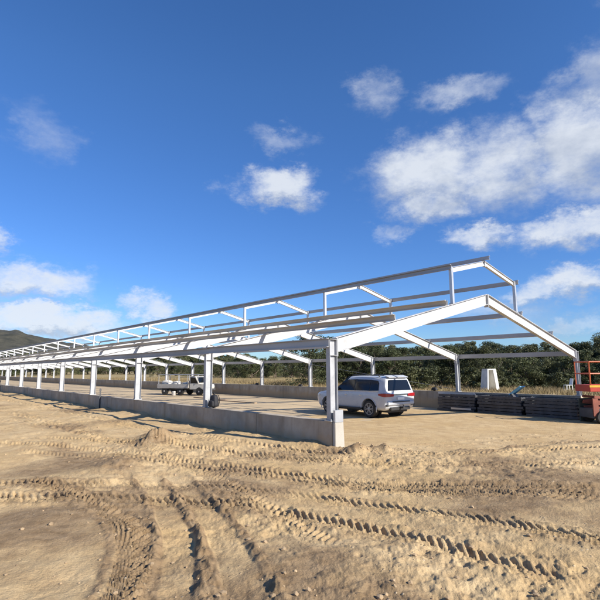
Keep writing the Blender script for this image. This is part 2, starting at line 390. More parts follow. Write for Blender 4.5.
# ------------------------------------------------------------------ hill
def build_hill():
    azs=np.radians(np.arange(-40,26,.12)); ds=np.linspace(900,2400,46)
    def crest(a):   # elevation of the skyline in degrees
        xs=[-40,-25,-10,0,5,8.2,9.6,11,12.4,13.6,15,17,19,21,26]; es=[3.0,4.3,5.1,4.6,4.3,4.15,4.1,3.7,3.4,3.15,2.9,2.5,2.1,1.6,.5]
        return np.interp(np.degrees(a),xs,es)
    D,A=np.meshgrid(ds,azs,indexing='ij'); t=(D-900)/1500
    top=np.tan(np.radians(crest(A)))*1500
    X=CAM.x+D*np.sin(A); Y=CAM.y+D*np.cos(A)
    prof=np.where(D<1500,sst(D,900,1500),1-.8*sst(D,1500,2400))
    Z=-6+prof*(top+6)*(1+.10*fbm(X,Y,.004,4,7))+prof*7*fbm(X,Y,.03,4,11)
    n,m=D.shape; vs=np.stack([X.ravel(),Y.ravel(),Z.ravel()],1).tolist()
    fs=[(i*m+j,i*m+j+1,(i+1)*m+j+1,(i+1)*m+j) for i in range(n-1) for j in range(m-1)]
    return tag(MB().add(vs,fs).build('hill',M['hill']),kind='structure')
build_hill()

# ------------------------------------------------------------------ steel frame of the shed
def isec(d,w,tf=.014,tw=.010):
    return [(-w/2,-d/2),(w/2,-d/2),(w/2,-d/2+tf),(tw/2,-d/2+tf),(tw/2,d/2-tf),(w/2,d/2-tf),(w/2,d/2),(-w/2,d/2),(-w/2,d/2-tf),(-tw/2,d/2-tf),(-tw/2,-d/2+tf),(-w/2,-d/2+tf)]
shed=empty('steel_shed_frame',(0,0,0),label='long skeleton of a gabled steel shed with raised ridge vent, no cladding yet',cat='steel frame')
CD=.25
OX=.13                                   # outer flange stands this far outside the setting-out line
def column_mesh(sgn):            # sgn +1: near row, web runs towards +x from the outer flange
    mb=MB(); cx=sgn*(CD/2-OX)
    prof=[(q[1],q[0]) for q in isec(CD,.14)]
    mb.add([],[]); mb.extrude([(p[0],p[1]) for p in prof],(cx,0,ZW+.02),(cx,0,ZE-.03),up=(0,1,0))
    mb.box((cx-CD/2+.012,-.076,ZE-.42),(cx+CD/2-.012,.076,ZE-.408))      # stiffener under the haunch
    mb.box((cx-CD/2-.004,-.085,ZE-.03),(cx+CD/2+.004,.085,ZE-.016))      # cap plate
    a=Vector((cx-CD/2+.02,0,ZE-.40)); b=Vector((cx+CD/2-.02,0,ZE-.05))
    mb.bar(a,b,.07,.012,up=(0,1,0))
    return mb
def plate_mesh(sgn):
    cx=sgn*(CD/2-OX); mb=MB().box((cx-CD/2-.04,-.11,ZW+.001),(cx+CD/2+.03,.11,ZW+.02))
    for dx in (-.15,.15):
        for dy in (-.09,.09): mb.lathe([(.014,ZW+.02),(.014,ZW+.055),(.001,ZW+.056)],(cx+dx*.9,dy,0),'z',6)
    return mb
def rafter_mesh(sgn):
    x0=CD-OX if sgn>0 else W-CD+OX; x1=W/2
    D=.36; sl=(ZA-ZE)/(W/2); off=(D/2)*math.sqrt(1+sl*sl)
    mb=MB()
    x1e=x1-.006*sgn
    mb.extrude(isec(D,.15),(x0,0,roof_z(x0)-off),(x1e,0,roof_z(x1e)-off),up=(0,0,1))
    # end plates: apex and knee
    mb.box((min(x1e-sgn*.018,x1-.003*sgn),-.082,ZA-.46),(max(x1e-sgn*.018,x1-.003*sgn),.082,ZA-.015))
    xa,xb=sorted((x0-.002*sgn,x0+sgn*.018)); mb.box((xa,-.084,roof_z(x0)-.47),(xb,.084,roof_z(x0)-.02))
    # web stiffeners and purlin cleats
    for k in (2.45,5.1):
        xx=k if sgn>0 else W-k; mb.box((xx-.005,-.05,roof_z(xx)+.002),(xx+.005,.05,roof_z(xx)+.16))
    return mb
def ventpost_mesh(x):
    mb=MB().box((x-.05,-.05,roof_z(x)+.02),(x+.05,.05,ZVT)); mb.box((x-.085,-.075,roof_z(x)-.012),(x+.085,.075,roof_z(x)+.021)); return mb
def ventrafter_mesh(sgn):
    xa=XV1+.052 if sgn>0 else XV2-.052; sl=(ZVA-ZVT)/(XV2-W/2)
    z0=ZVT-.02+.052*sl-.0; mb=MB()
    mb.extrude(isec(.17,.09,.010,.008),(xa,0,z0-.09),(W/2-.005*sgn,0,ZVA-.02-.09)); 
    xb=W/2-.005*sgn; x0,x1=sorted((xb,xb-.014*sgn)); mb.box((x0,-.05,ZVA-.24),(x1,.05,ZVA-.012))
    return mb
st=M['steel']
cols={}
pieces=[('column',lambda s:column_mesh(s),M['column'],True),('rafter',rafter_mesh,st,False),('vent_post',lambda s:ventpost_mesh(XV1 if s>0 else XV2),M['galv'],False),('vent_rafter',ventrafter_mesh,st,False)]
proto={}
for s in (1,-1):
    for nm,fn,ma,_ in pieces: proto[nm,s]=fn(s).mesh(nm,ma)
    proto['base_plate',s]=plate_mesh(s).mesh('base_plate',M['galv'])
for k in range(NF):
    for s in (1,-1):
        for nm,_,_,iscol in pieces:
            o=bpy.data.objects.new(nm,proto[nm,s]); COL.objects.link(o); o.parent=shed
            o.location=(W if (iscol and s<0) else 0,k*S,0)
            if iscol:
                b=bpy.data.objects.new('base_plate',proto['base_plate',s]); COL.objects.link(b); b.parent=o
# purlins: C sections running the length of the shed
def csec(d,w,t=.012,lip=.02,flip=1):
    p=[(0,-d/2),(w,-d/2),(w,-d/2+lip),(w-t,-d/2+lip),(w-t,-d/2+t),(t,-d/2+t),(t,d/2-t),(w-t,d/2-t),(w-t,d/2-lip),(w,d/2-lip),(w,d/2),(0,d/2)]
    return [(q[0]*flip,q[1]) for q in p]
def purlin(name,x,z,d,w,y0,y1,up,flip=1,label=None):
    mb=MB(); rnd=random.Random(x*7+z)
    # one length per bay, lapped over the frames, each with its own slight set
    ys=[y0]+[k*S+.45 for k in range(1,NF-1)]+[y1]
    for i,(a,b) in enumerate(zip(ys[:-1],ys[1:])):
        e=.004*(i%2); j=rnd.uniform(-.006,.006)
        mb.extrude(csec(d-2*e,w,flip=flip),(x+e*.6,a-(.7 if i else 0),z+j),(x+e*.6,b,z+j+rnd.uniform(-.006,.006)),up=up)
    o=mb.build(name,M['purlin_warm'] if name=='roof_purlin' else M['purlin'],shed)
    return o
sl=(ZA-ZE)/(W/2); nl=Vector((-sl,0,1)).normalized(); nr_=Vector((sl,0,1)).normalized()
PD=.18
purlin('eave_purlin',-OX-.006,ZE-.115,.215,-.0+.075,-.05,LEN+.1,(0,0,1),-1)
purlin('eave_purlin',W+OX+.006,ZE-.115,.215,.075,-.0,LEN+.1,(0,0,1),1)
for k,y0 in ((2.45,-.06),(5.1,-.02)):
    p=Vector((k,0,roof_z(k)))+nl*(PD/2+.004); purlin('roof_purlin',p.x-.01,p.z,PD,.07,y0,LEN+.2,tuple(nl),-1)
    p=Vector((W-k,0,roof_z(k)))+nr_*(PD/2+.004); purlin('roof_purlin',p.x+.01,p.z,PD,.07,-.06,LEN+.2,tuple(nr_),1)
purlin('vent_purlin',XV1-.052,ZVT-.03,.16,.07,-.06,LEN+.1,(0,0,1),-1)
purlin('vent_purlin',XV2+.052,ZVT-.03,.16,.07,-.14,LEN+.1,(0,0,1),1)
purlin('ridge_purlin',W/2-.03,ZVA+.065,.125,.07,-.22,LEN+.1,(0,0,1),1)
# wind bracing rods in the first far bays
mb=MB(); 
mb.tube([(W-.14,3*S,ZE-.35),(W-.14,S,ZW+.12)],.007,6)
mb.build('brace_rod',M['galv'],shed)
# heel bracket boxed round the corner column
mb=MB().box((-OX+.03,-.19,ZW-.02),(CD-OX+.05,-.12,ZW+.26)); mb.box((CD-OX+.032,-.118,ZW+.022),(CD-OX+.05,.1,ZW+.26))
mb.build('corner_bracket',M['galv'],shed,bevel=.004)

# ------------------------------------------------------------------ dwarf walls
def dwarf(name,x0,x1,zb,y0,label):
    mb=MB(); step=6.; y=y0; k=0
    while y<LEN+.2:
        y2=min(y+step-.012 if k else 3-.012,LEN+.2); 
        if k==0: y2=3-.012
        mb.box((x0,y,zb),(x1,y2,ZW+random.uniform(-.003,.003))); mb.box((x0+.012,y2,zb),(x1-.012,y2+.012,ZW-.02))
        y=y2+.012; k+=1
    o=mb.build(name,M['concrete'],bevel=.008); tag(o,label,'concrete wall'); return o
dwarf('concrete_wall',-.13,.14,.0,-.10,'low grey concrete wall under the near row of columns, outer side in shade')
dwarf('concrete_wall',W-.14,W+.13,-.1,-.10,'low concrete wall under the far row of columns, behind the white car')
# pier at the near corner, wall concrete with sunlight put into a paler colour
tag(MB().prism([(-.12,-.20,.0),(.21,-.20,.0),(.165,-.20,.955),(-.12,-.20,.955)],(0,.095,0)).build('concrete_pier',mat('sunlit_pier_concrete',(.40,.37,.32),.85,0,.12,1.5,bump=.25,bscale=30),bevel=.01),'pale sunlit concrete pier closing the end of the near wall','concrete pier')

# stakes beside the near wall
def stake(x,y,h,label):
    z=gz(x,y); e=empty('steel_stake',(x,y,z),label=label,cat='stake',group='steel stakes along the near wall')
    mb=MB().prism([(-.03,-.02,-.2),(.03,-.02,-.2),(.03,-.012,-.2),(.006,-.012,-.2),(.006,.035,-.2),(-.006,.035,-.2),(-.006,-.012,-.2),(-.03,-.012,-.2)],(0,0,h+.2)); mb.build('post',M['dark_steel'],e)
    MB().box((-.05,-.032,h-.12),(.05,-.021,h-.02)).build('clip',M['dark_steel'],e)
stake(-.17,16.3,.98,'dark steel stake standing against the wall, nearer of the two')
stake(-.17,44.5,.98,'dark steel stake standing against the wall, farther of the two')

# backpack on the near wall
bp=empty('backpack',(.02,5.62,ZW),.3,label='black backpack sitting on top of the wall beside a column',cat='backpack')
def blob(rx,ry,h,taper=.75,n=20,m=10,lean=0):
    vs=[];fs=[]
    for i in range(m+1):
        t=i/m; k=(1-(2*t-1)**6)**.5*(1+(taper-1)*t)
        for j in range(n):
            a=2*pi*j/n; c,s=cos(a),sin(a); e=.6
            vs.append((rx*k*abs(c)**e*math.copysign(1,c)+lean*t,ry*k*abs(s)**e*math.copysign(1,s),t*h))
    for i in range(m):
        for j in range(n): fs.append((i*n+j,i*n+(j+1)%n,(i+1)*n+(j+1)%n,(i+1)*n+j))
    fs+=[tuple(range(n))[::-1],tuple(range(m*n,m*n+n))]
    return vs,fs
MB().add(*blob(.13,.17,.44,.68)).build('body',M['bag'],bp,True)
v,f=blob(.06,.12,.22,.85); MB().add([(x-.135,y,z+.03) for x,y,z in v],f).build('pocket',M['bag'],bp,True)
MB().tube([(0,-.03,.43),(0,-.02,.48),(0,.02,.48),(0,.03,.43)],.012,6).build('handle',M['bag'],bp,True)
for s in (-.08,.08): MB().tube([(.12,s,.4),(.17,s,.3),(.17,s,.15),(.13,s,.04)],.014,6).build('strap',M['bag'],bp,True)

# dark bags of ballast on the far wall
for i,(y,l) in enumerate(((7.5,'dark lumpy bag on the far wall just right of the white car'),(19.1,'small dark lump on the far wall left of the leafy bush'),(24.7,'dark lump on the far wall by the bare grass'))):
    v,f=blob(.12,.2,.2 if i==0 else .15,.7)
    tag(MB().add([(x+W+.0,yy+y,z+ZW+.002) for x,yy,z in v],f).build('ballast_bag',M['bag'],None,True),l,'bag','dark bags left on the far wall')

# planks of timber lying on the floor inside
for i,(x,y,l,a,lb) in enumerate(((9.9,19.5,4.2,.04,'weathered timber plank lying on the floor in front of the far wall'),(10.4,24.,5.0,-.03,'long weathered plank lying on the floor short of the flatbed truck'))):
    o=MB().box((-.11,-l/2,0),(.11,l/2,.05)).build('timber_plank',M['wood']); o.location=(x,y,.07); o.rotation_euler=(0,0,a); tag(o,lb,'plank','planks on the floor')

# ------------------------------------------------------------------ white estate car
def build_car():
    car=empty('parked_car',(9.25,7.5,.07),0,label='white four wheel drive wagon parked inside the frame, rear towards the viewer',cat='car')
    car.rotation_euler=(0,0,pi/2-.07); car.scale=(1,1,.975)
    # levels of a half section: bottom centre .. roof centre
    def ring(xs,ys,zs): return [(x,y,z) for x,y,z in zip(xs,ys,zs)]
    zl=[.34,.34,.46,.80,1.06,1.19,1.74,1.84,1.885]
    yl=[0,.86,.95,.985,.975,.95,.765,.62,0]
    R=[]
    R.append(ring([-2.30,-2.30,-2.38,-2.44,-2.43,-2.40,-2.28,-2.25,-2.24],[0,.80,.89,.92,.91,.885,.71,.58,0],[.40,.40,.48,.80,1.06,1.19,1.72,1.815,1.86]))
    R.append(ring([-2.24]*3+[-2.34,-2.34,-2.31,-2.18,-2.15,-2.14],[0,.86,.95,.98,.97,.94,.745,.60,0],[.36,.36,.46,.80,1.06,1.19,1.74,1.835,1.88]))
    R.append(ring([-1.45]*9,yl,[.34,.34,.46,.80,1.07,1.195,1.76,1.855,1.90]))
    R.append(ring([-.45]*9,yl,[.34,.34,.46,.80,1.06,1.19,1.775,1.87,1.915]))
    R.append(ring([.45]*6+[.12,.10,.08],[0,.86,.95,.985,.97,.94,.72,.58,0],[.34,.34,.46,.80,1.05,1.18,1.75,1.85,1.895]))
    R.append(ring([1.02]*6+[1.04,1.06,1.08],[0,.86,.95,.985,.965,.925,.80,.6,0],[.34,.34,.46,.80,1.03,1.14,1.165,1.185,1.20]))
    R.append(ring([1.6]*9,[0,.86,.95,.985,.955,.90,.78,.6,0],[.34,.34,.46,.80,1.02,1.10,1.14,1.165,1.175]))
    R.append(ring([2.18]*9,[0,.82,.91,.95,.93,.87,.76,.6,0],[.36,.36,.46,.78,.98,1.05,1.09,1.115,1.125]))
    R.append(ring([2.30,2.30,2.38,2.46,2.45,2.40,2.38,2.38,2.38],[0,.70,.78,.82,.80,.77,.70,.55,0],[.42,.42,.50,.74,.90,.98,1.01,1.03,1.04]))
    vs=[];fs=[];n=9
    for s_ in (1,-1):
        for r in R:
            for (x,y,z) in r: vs.append((x,y*s_,z))
    nR=len(R)
    for si in (0,1):
        o=si*nR*n
        for i in range(nR-1):
            for j in range(n-1): fs.append((o+i*n+j,o+i*n+j+1,o+(i+1)*n+j+1,o+(i+1)*n+j))
    for i,rv in ((0,0),(nR-1,1)):
        for j in range(n-1): fs.append((i*n+j,i*n+j+1,nR*n+i*n+j+1,nR*n+i*n+j))
    me=bpy.data.meshes.new('body'); me.from_pydata(vs,[],fs)
    bm=bmesh.new(); bm.from_mesh(me); bmesh.ops.remove_doubles(bm,verts=bm.verts,dist=.0005); bmesh.ops.dissolve_degenerate(bm,dist=.0005,edges=bm.edges)
    bmesh.ops.recalc_face_normals(bm,faces=bm.faces)
    cl=bm.edges.layers.float.get('crease_edge') or bm.edges.layers.float.new('crease_edge')
    for e in bm.edges:
        z=sum(v.co.z for v in e.verts)/2
        if e.calc_face_angle(0)>.45: e[cl]=.72
    bm.to_mesh(me); bm.free(); me.materials.append(M['car'])
    body=bpy.data.objects.new('body',me); COL.objects.link(body)
    sb=body.modifiers.new('s','SUBSURF'); sb.levels=2; sb.render_levels=2
    cut=MB()
    for x in (-1.425,1.425):
        cut.lathe([(.475,-1.2),(.475,-.60)],(x,0,.40),'y',40); cut.lathe([(.475,.60),(.475,1.2)],(x,0,.40),'y',40)
    cu=cut.build('arch_cutter',M['plastic'])
    bo=body.modifiers.new('b','BOOLEAN'); bo.operation='DIFFERENCE'; bo.object=cu; bo.solver='EXACT'
    dg=bpy.context.evaluated_depsgraph_get(); me2=bpy.data.meshes.new_from_object(body.evaluated_get(dg))
    body.modifiers.clear(); body.data=me2; me2.name='body'
    me2.materials.clear(); me2.materials.append(M['car']); shade(me2,radians(40))
    bpy.data.objects.remove(cu); body.parent=car
    # dig the dark liner of the arches
    for x in (-1.425,1.425):
        for s_ in (1,-1):
            MB().lathe([(.465,s_*.615),(.465,s_*.60)],(x,0,.40),'y',28).build('arch_liner',M['plastic'],car)
            # flare round the arch
            pts_=[]
            mb=MB()
            for k in range(17):
                a=pi*k/16*1.16-.08*pi; pts_.append((x+.485*cos(a),s_*.975,.40+.485*sin(a)))
            mb.tube(pts_,.022,6); mb.build('arch_trim',M['car'],car,True)
    g=M['glass']
    def yside(z): return .953-.187*(z-1.19)/.55
    def win(name,pts,s_,m,proud=.010,th=.02):
        a=[(x,s_*(yside(z)+proud),z) for x,z in pts]; mb=MB().prism(a,(0,-s_*th,0)); return mb.build(name,m,car)
    for s_ in (1,-1):
        # body surface after smoothing sits a touch inside; windows stand proud of it
        win('side_window',[(-2.02,1.24),(-1.50,1.22),(-1.50,1.70),(-1.88,1.67),(-1.97,1.55)],s_,g)
        win('side_window',[(-1.46,1.22),(-.50,1.21),(-.50,1.72),(-1.46,1.71)],s_,g)
        win('side_window',[(-.44,1.21),(.86,1.19),(.70,1.34),(.26,1.65),(.16,1.70),(-.44,1.72)],s_,g)
        win('pillar_trim',[(-.50,1.205),(-.44,1.205),(-.44,1.725),(-.50,1.725)],s_,M['plastic'],.004)
        win('pillar_trim',[(-1.50,1.215),(-1.46,1.215),(-1.46,1.71),(-1.50,1.71)],s_,M['plastic'],.004)
        MB().bar((-2.05,s_*.972,1.195),(.9,s_*.968,1.175),.012,.02).build('belt_moulding',M['chrome'],car)
        MB().box((-.02,s_*.955-.03,.985),(.16,s_*.955+.035,1.01)).build('door_handle',M['chrome'],car,bevel=.006)
        MB().box((-1.0,s_*.955-.03,.985),(-.82,s_*.955+.035,1.01)).build('door_handle',M['chrome'],car,bevel=.006)
        MB().bar((-.98,s_*.95,.40),(.98,s_*.95,.40),.16,.07).build('side_step',M['plastic'],car,bevel=.015)
        MB().tube([(-1.85,s_*.645,1.845),(-1.75,s_*.65,1.905),(-.2,s_*.65,1.925),(-.05,s_*.64,1.87)],.022,8).build('roof_rail',M['plastic'],car,True)
        mb=MB().box((.60,0,1.20),(.74,s_*.23,1.36)); 
        mi=mb.build('wing_mirror',M['car'],car,bevel=.03); mi.location=(0,s_*.95,0)
        MB().box((.595,s_*.04,1.22),(.601,s_*.21,1.34)).build('mirror_glass',M['glass'],mi)
        # lamps
        mb=MB().prism([(-2.42,s_*.50,.985),(-2.42,s_*.80,.985),(-2.30,s_*.94,.985),(-2.08,s_*.98,1.02),(-2.08,s_*.975,1.12),(-2.30,s_*.94,1.125),(-2.42,s_*.80,1.125),(-2.42,s_*.50,1.10)],(0,0,0))
        mb=MB()
        a=[(-2.475,.46),(-2.475,.80),(-2.445,.93),(-2.35,.992),(-2.05,.996)]; b_=[(-2.40,.46),(-2.40,.74),(-2.36,.86),(-2.28,.93),(-2.05,.95)]
        zt=[(.98,1.08),(.965,1.11),(.96,1.12),(.965,1.12),(1.02,1.10)]
        V=[];F=[]
        for (x,y),(xb,yb),(z0,z1) in zip(a,b_,zt): V+=[(x,s_*y,z0),(x,s_*y,z1),(xb,s_*yb,z1),(xb,s_*yb,z0)]
        for i in range(4):
            for k in range(4): F.append((i*4+k,i*4+(k+1)%4,(i+1)*4+(k+1)%4,(i+1)*4+k))
        F+=[(0,1,2,3),(16,17,18,19)]
        mb.add(V,F); mb.build('tail_light',M['red'],car,radians(30))
        MB().prism([(2.44,s_*.52,.84),(2.46,s_*.52,.96),(2.36,s_*.82,.97),(2.10,s_*.955,.96),(2.14,s_*.955,.86),(2.36,s_*.83,.82)],(-.03,-s_*.03,0)).build('headlight',M['lamp'],car)
        MB().box((-2.462,s_*.80-.10,.56),(-2.33,s_*.80+.10,.62)).build('rear_reflector',M['plastic'],car,bevel=.01)
    # rear glass, tailgate trim, plate, bumper, hitch
    def xr(z): return -2.402+.125*(z-1.19)/.53
    MB().prism([(xr(z)-.022,y,z) for y,z in ((-.74,1.24),(.74,1.24),(.63,1.66),(.58,1.70),(-.58,1.70),(-.63,1.66))],(.03,0,0)).build('rear_window',M['glass'],car)
    MB().prism([(-2.38,-.62,1.80),(-2.38,.62,1.80),(-2.08,.64,1.885),(-2.08,-.64,1.885)],(0,0,.03)).build('spoiler',M['car'],car,bevel=.01)
    MB().bar((-2.452,-.48,1.06),(-2.452,.48,1.06),.02,.055).build('tailgate_trim',M['chrome'],car,bevel=.006)
    MB().box((-2.475,-.22,.82),(-2.452,.22,.94)).build('licence_plate',M['plate'],car,bevel=.004)
    MB().box((-2.50,-.84,.60),(-2.34,.84,.76)).build('rear_bumper',M['car'],car,bevel=.03)
    MB().box((-2.508,-.55,.715),(-2.46,.55,.765)).build('bumper_step',M['plastic'],car,bevel=.006)
    MB().box((-2.44,-.62,.36),(-2.30,.62,.50)).build('lower_valance',M['plastic'],car,bevel=.02)
    hb=MB().box((-2.62,-.04,.44),(-2.40,.04,.52)); hb.lathe([(.03,.52),(.026,.56),(.035,.60),(.02,.64)],(-2.60,0,0),'z',10); hb.build('tow_hitch',M['plastic'],car)
    MB().prism([(.22,-.60,1.815),(.22,.60,1.815),(1.0,.78,1.20),(1.0,-.78,1.20)],(.02,0,.03)).build('windscreen',g,car)
    MB().box((2.40,-.5,.62),(2.475,.5,.92)).build('grille',M['plastic'],car,bevel=.02)
    MB().tube([(-2.0,-.1,1.87),(-2.06,-.1,1.94),(-2.16,-.1,1.96)],.02,6,.006).build('roof_aerial',M['plastic'],car)
    MB().box((-2.25,-.62,.26),(2.2,.62,.38)).build('underbody',M['plastic'],car)
    # wheels
    rr=.395
    for x in (-1.425,1.425):
        for s_ in (1,-1):
            w=empty('wheel',(x,s_*.83,rr)); w.parent=car
            MB().lathe([(.27,-.13),(.36,-.14),(.385,-.11),(rr,-.07),(rr,.07),(.385,.11),(.36,.14),(.27,.13)],(0,0,0),'y',40).build('tyre',M['black'],w,radians(50))
            mb=MB()
            mb.lathe([(.268,s_*.10),(.268,s_*.134),(.245,s_*.134),(.235,s_*.07)],(0,0,0),'y',36)
            for k in range(6):
                for dd in (-.16,.16):
                    a=2*pi*k/6+dd; ca,sa=cos(a),sin(a); mb.bar((.05*ca,s_*.118,.05*sa),(.25*ca,s_*.125,.25*sa),.026,.03,up=(0,1,0))
            mb.lathe([(.07,s_*.09),(.07,s_*.135),(.04,s_*.14)],(0,0,0),'y',18)
            mb.build('rim',M['alloy'],w,radians(35))
            MB().lathe([(.235,s_*.03),(.235,s_*.05)],(0,0,0),'y',28).build('brake_disc',M['dark_steel'],w)
build_car()

# ------------------------------------------------------------------ flatbed truck far inside
def build_truck():
    t=empty('flatbed_truck',(11.95,30.7,.07),label='old flatbed truck with rail rack and pale cargo, parked deep inside the shed',cat='truck')
    t.rotation_euler=(0,0,math.atan2(-4.7,2.4)); t.scale=(.88,.88,.92)      # +x of the truck points this way
    ty=M['tray']
    MB().box((-2.75,-.35,.48),(2.3,.35,.62)).build('chassis',M['dark_steel'],t)
    MB().box((-2.9,-.95,.66),(.75,.95,.74)).build('tray',ty,t)
    for nm,a,b in (('side_board',(-2.9,-.96,.745),(.75,-.92,1.05)),('side_board',(-2.9,.92,.745),(.75,.96,1.05)),('tail_board',(-2.94,-.96,.70),(-2.905,.96,1.05)),('head_board',(.755,-.96,.70),(.79,.96,1.35))):
        MB().box(a,b).build(nm,ty,t,bevel=.008)
    for s in (-1,1):
        mb=MB(); mb.tube([(-2.85,s*.90,1.92),(1.9,s*.90,1.92)],.028,8)
        for x in (-2.8,-1.6,-.4,.7,1.88): mb.tube([(x,s*.90,1.05 if x<1 else 1.2),(x,s*.90,1.92)],.025,8)
        mb.build('rack_rail',M['galv'],t)
    mb=MB()
    for x in (-2.8,-1.6,-.4,.7,1.88): mb.tube([(x,-.90,1.92),(x,.90,1.92)],.022,8)
    mb.build('rack_bar',M['galv'],t)
    # cab
    cb=MB()
    prof=[(.85,.55),(2.65,.55),(2.72,.75),(2.68,1.0),(1.95,1.10),(1.55,1.72),(1.45,1.78),(.90,1.78),(.85,1.7)]
    cb.prism([(x,-.82,z) for x,z in prof],(0,1.64,0)); cab=cb.build('cab',M['dustywhite'],t,bevel=.04)
    for s in (-1,1):
        MB().prism([(.98,s*.825,1.12),(1.86,s*.825,1.12),(1.52,s*.825,1.64),(.98,s*.825,1.66)],(0,s*.008,0)).build('cab_window',M['glass'],cab)
        MB().box((2.60,s*.62-.12,.80),(2.715,s*.62+.12,.95)).build('headlight',M['lamp'],cab)
    MB().prism([(1.90,-.7,1.16),(1.90,.7,1.16),(1.58,.66,1.66),(1.58,-.66,1.66)],(.03,0,.02)).build('windscreen',M['glass'],cab)
    MB().box((2.66,-.84,.46),(2.80,.84,.62)).build('bumper',M['dark_steel'],t,bevel=.02)
    for x in (-2.1,-.2,2.0):
        for s in (-1,1):
            w=empty('wheel',(x,s*.76,.38)); w.parent=t
            MB().lathe([(.22,-.12),(.35,-.12),(.38,-.08),(.38,.08),(.35,.12),(.22,.12)],(0,0,0),'y',24).build('tyre',M['black'],w,radians(50))
            MB().lathe([(.22,s*.05),(.22,s*.10),(.08,s*.06),(.08,s*.12)],(0,0,0),'y',18).build('rim',M['white'],w)
        if x<1:
            for s in (-1,1): MB().box((x-.5,s*.76-.15,.60),(x+.5,s*.76+.15,.655)).build('mudguard',M['dark_steel'],t)
    return t
truck=build_truck()
def on_truck(p): return Matrix.Translation(truck.location)@Matrix.Rotation(truck.rotation_euler.z,4,'Z')@Vector((p[0]*.88,p[1]*.88,p[2]*.92))
for i,(x,y,rx,ry,h,l) in enumerate(((-2.2,-.3,.55,.35,.62,'bulky white sack at the tail end of the truck tray'),(-1.0,-.35,.4,.35,.55,'white sack in the middle of the truck tray'),(-.1,.1,.35,.45,.45,'grey white sack against the truck head board'))):
    v,f=blob(rx,ry,h,.8,16,8); o=MB().add(v,f).build('sack',M['sack'],None,True); o.location=on_truck((x,y,.742)); o.rotation_euler=(0,0,truck.rotation_euler.z); tag(o,l,'sack','sacks on the truck tray')
o=MB().lathe([(.16,0),(.17,.02),(.17,.16),(.165,.18),(.17,.20),(.17,.36),(.16,.38)],(0,0,0),'z',18).build('steel_drum',M['tray'],None,radians(40)); o.location=on_truck((-.55,-1.4,0)); o.location.z=.07; tag(o,'small dull metal drum on the floor beside the truck wheels','drum')

# ------------------------------------------------------------------ stacks of dark steel panels by the far wall
ORD=['bottom','second from the bottom','third from the bottom','third from the top','second from the top','topmost']
def panel_meshes(L):
    fr=MB(); 
    for x in (-.55,.55): fr.box((x-.04,-L/2,0),(x+.04,L/2,.118))
    for y in (-L/2+.03,L/2-.03): fr.box((-.509,y-.03,.004),(.509,y+.03,.09))
    inf=MB(); k=int(L/.16)
    for i in range(1,k): y=-L/2+L*i/k; inf.box((-.508,y-.012,.03),(.508,y+.012,.065))
    bl=MB().box((-.56,-.05,.119),(.56,.05,.142))
    return fr.mesh('frame',M['dark_steel'],bevel=.006),inf.mesh('infill_bars',M['dark_steel']),bl.mesh('bearer',M['dark_steel'])
for si,(y,L,x,where,nlay) in enumerate(((5.36,2.1,14.5,'stack nearest the white car',6),(3.05,2.16,14.44,'middle stack',6),(.72,2.16,14.40,'stack beside the orange lift',6))):
    ms=panel_meshes(L)
    for k in range(nlay):
        last=(k==nlay-1)
        e=empty('steel_hurdle',(x+random.uniform(-.04,.05),y+random.uniform(-.07,.07),.07+k*.143),random.uniform(-.012,.012),label=f'dark steel hurdle, {ORD[k]} in the {where}',cat='hurdle',group='dark steel hurdles stacked by the far wall')
        for nm,m_ in zip(('frame','infill_bars','bearer'),ms):
            if nm=='bearer' and last: continue
            for yy in ((-L*.36,0,L*.36) if nm=='bearer' else (0,)):
                o=bpy.data.objects.new(nm,m_); COL.objects.link(o); o.parent=e; o.location=(0,yy,0)
ztop=.07+6*.143-.024
for i,(x,y,l,z,a,lb) in enumerate(((14.2,5.5,2.1,ztop,.03,'bright galvanised angle lying along the top of the hurdle stack nearest the car'),(13.75,5.0,1.1,.07+.1,.02,'short bright angle on the ground in front of the hurdle stack nearest the car'))):
    mb=MB().prism([(0,-l/2,0),(.09,-l/2,0),(.09,-l/2,.006),(.006,-l/2,.006),(.006,-l/2,.09),(0,-l/2,.09)],(0,l,0)); o=mb.build('steel_angle',M['galv']); o.location=(x,y,z); o.rotation_euler=(0,0,a); tag(o,lb,'steel angle')
# pale blue panel leaning up on the stacks
e=empty('plastic_board',(14.35,2.35,ztop+.26),0,label='pale blue plastic board tilted up on top of the dark hurdle stacks',cat='board')
e.rotation_euler=(radians(-36),0,0); e.scale=(.95,.9,1)
MB().box((-.28,-.36,.0),(.28,.40,.035)).build('sheet',M['blue'],e,bevel=.006)
mb=MB(); 
for x in (-.28,.255): mb.box((x,-.36,.036),(x+.025,.40,.05))
mb.build('edge_strip',M['blue'],e); MB().box((-.25,.26,-.30),(.25,.30,-.002)).build('prop_block',M['dark_steel'],e)

# upright white trough beyond the far wall
wb=empty('white_trough',(19.6,6.55,gz(19.6,6.55)),.0,label='white open sided trough standing on end in the dry grass',cat='trough')
wb.rotation_euler=(0,0,radians(-25))
mb=MB(); h=1.22
def slab4(b0,b1,t0,t1): return [(b0[0],b0[1],0),(b1[0],b1[1],0),(t1[0],t1[1],h),(t0[0],t0[1],h)]
for pts,off in ((slab4((-.42,-.35),(-.42,.35),(-.30,-.28),(-.30,.28)),(.07,0,0)),(slab4((.42,-.35),(.42,.35),(.30,-.28),(.30,.28)),(-.2,0,0)),(slab4((-.34,.35),(.22,.35),(-.22,.28),(.1,.28)),(0,-.06,0))): mb.prism(pts,off)
mb.build('shell',M['offwhite'],wb)
MB().box((-.30,-.28,h+.001),(.30,.28,h+.07)).build('end_cap',M['offwhite'],wb,bevel=.015)
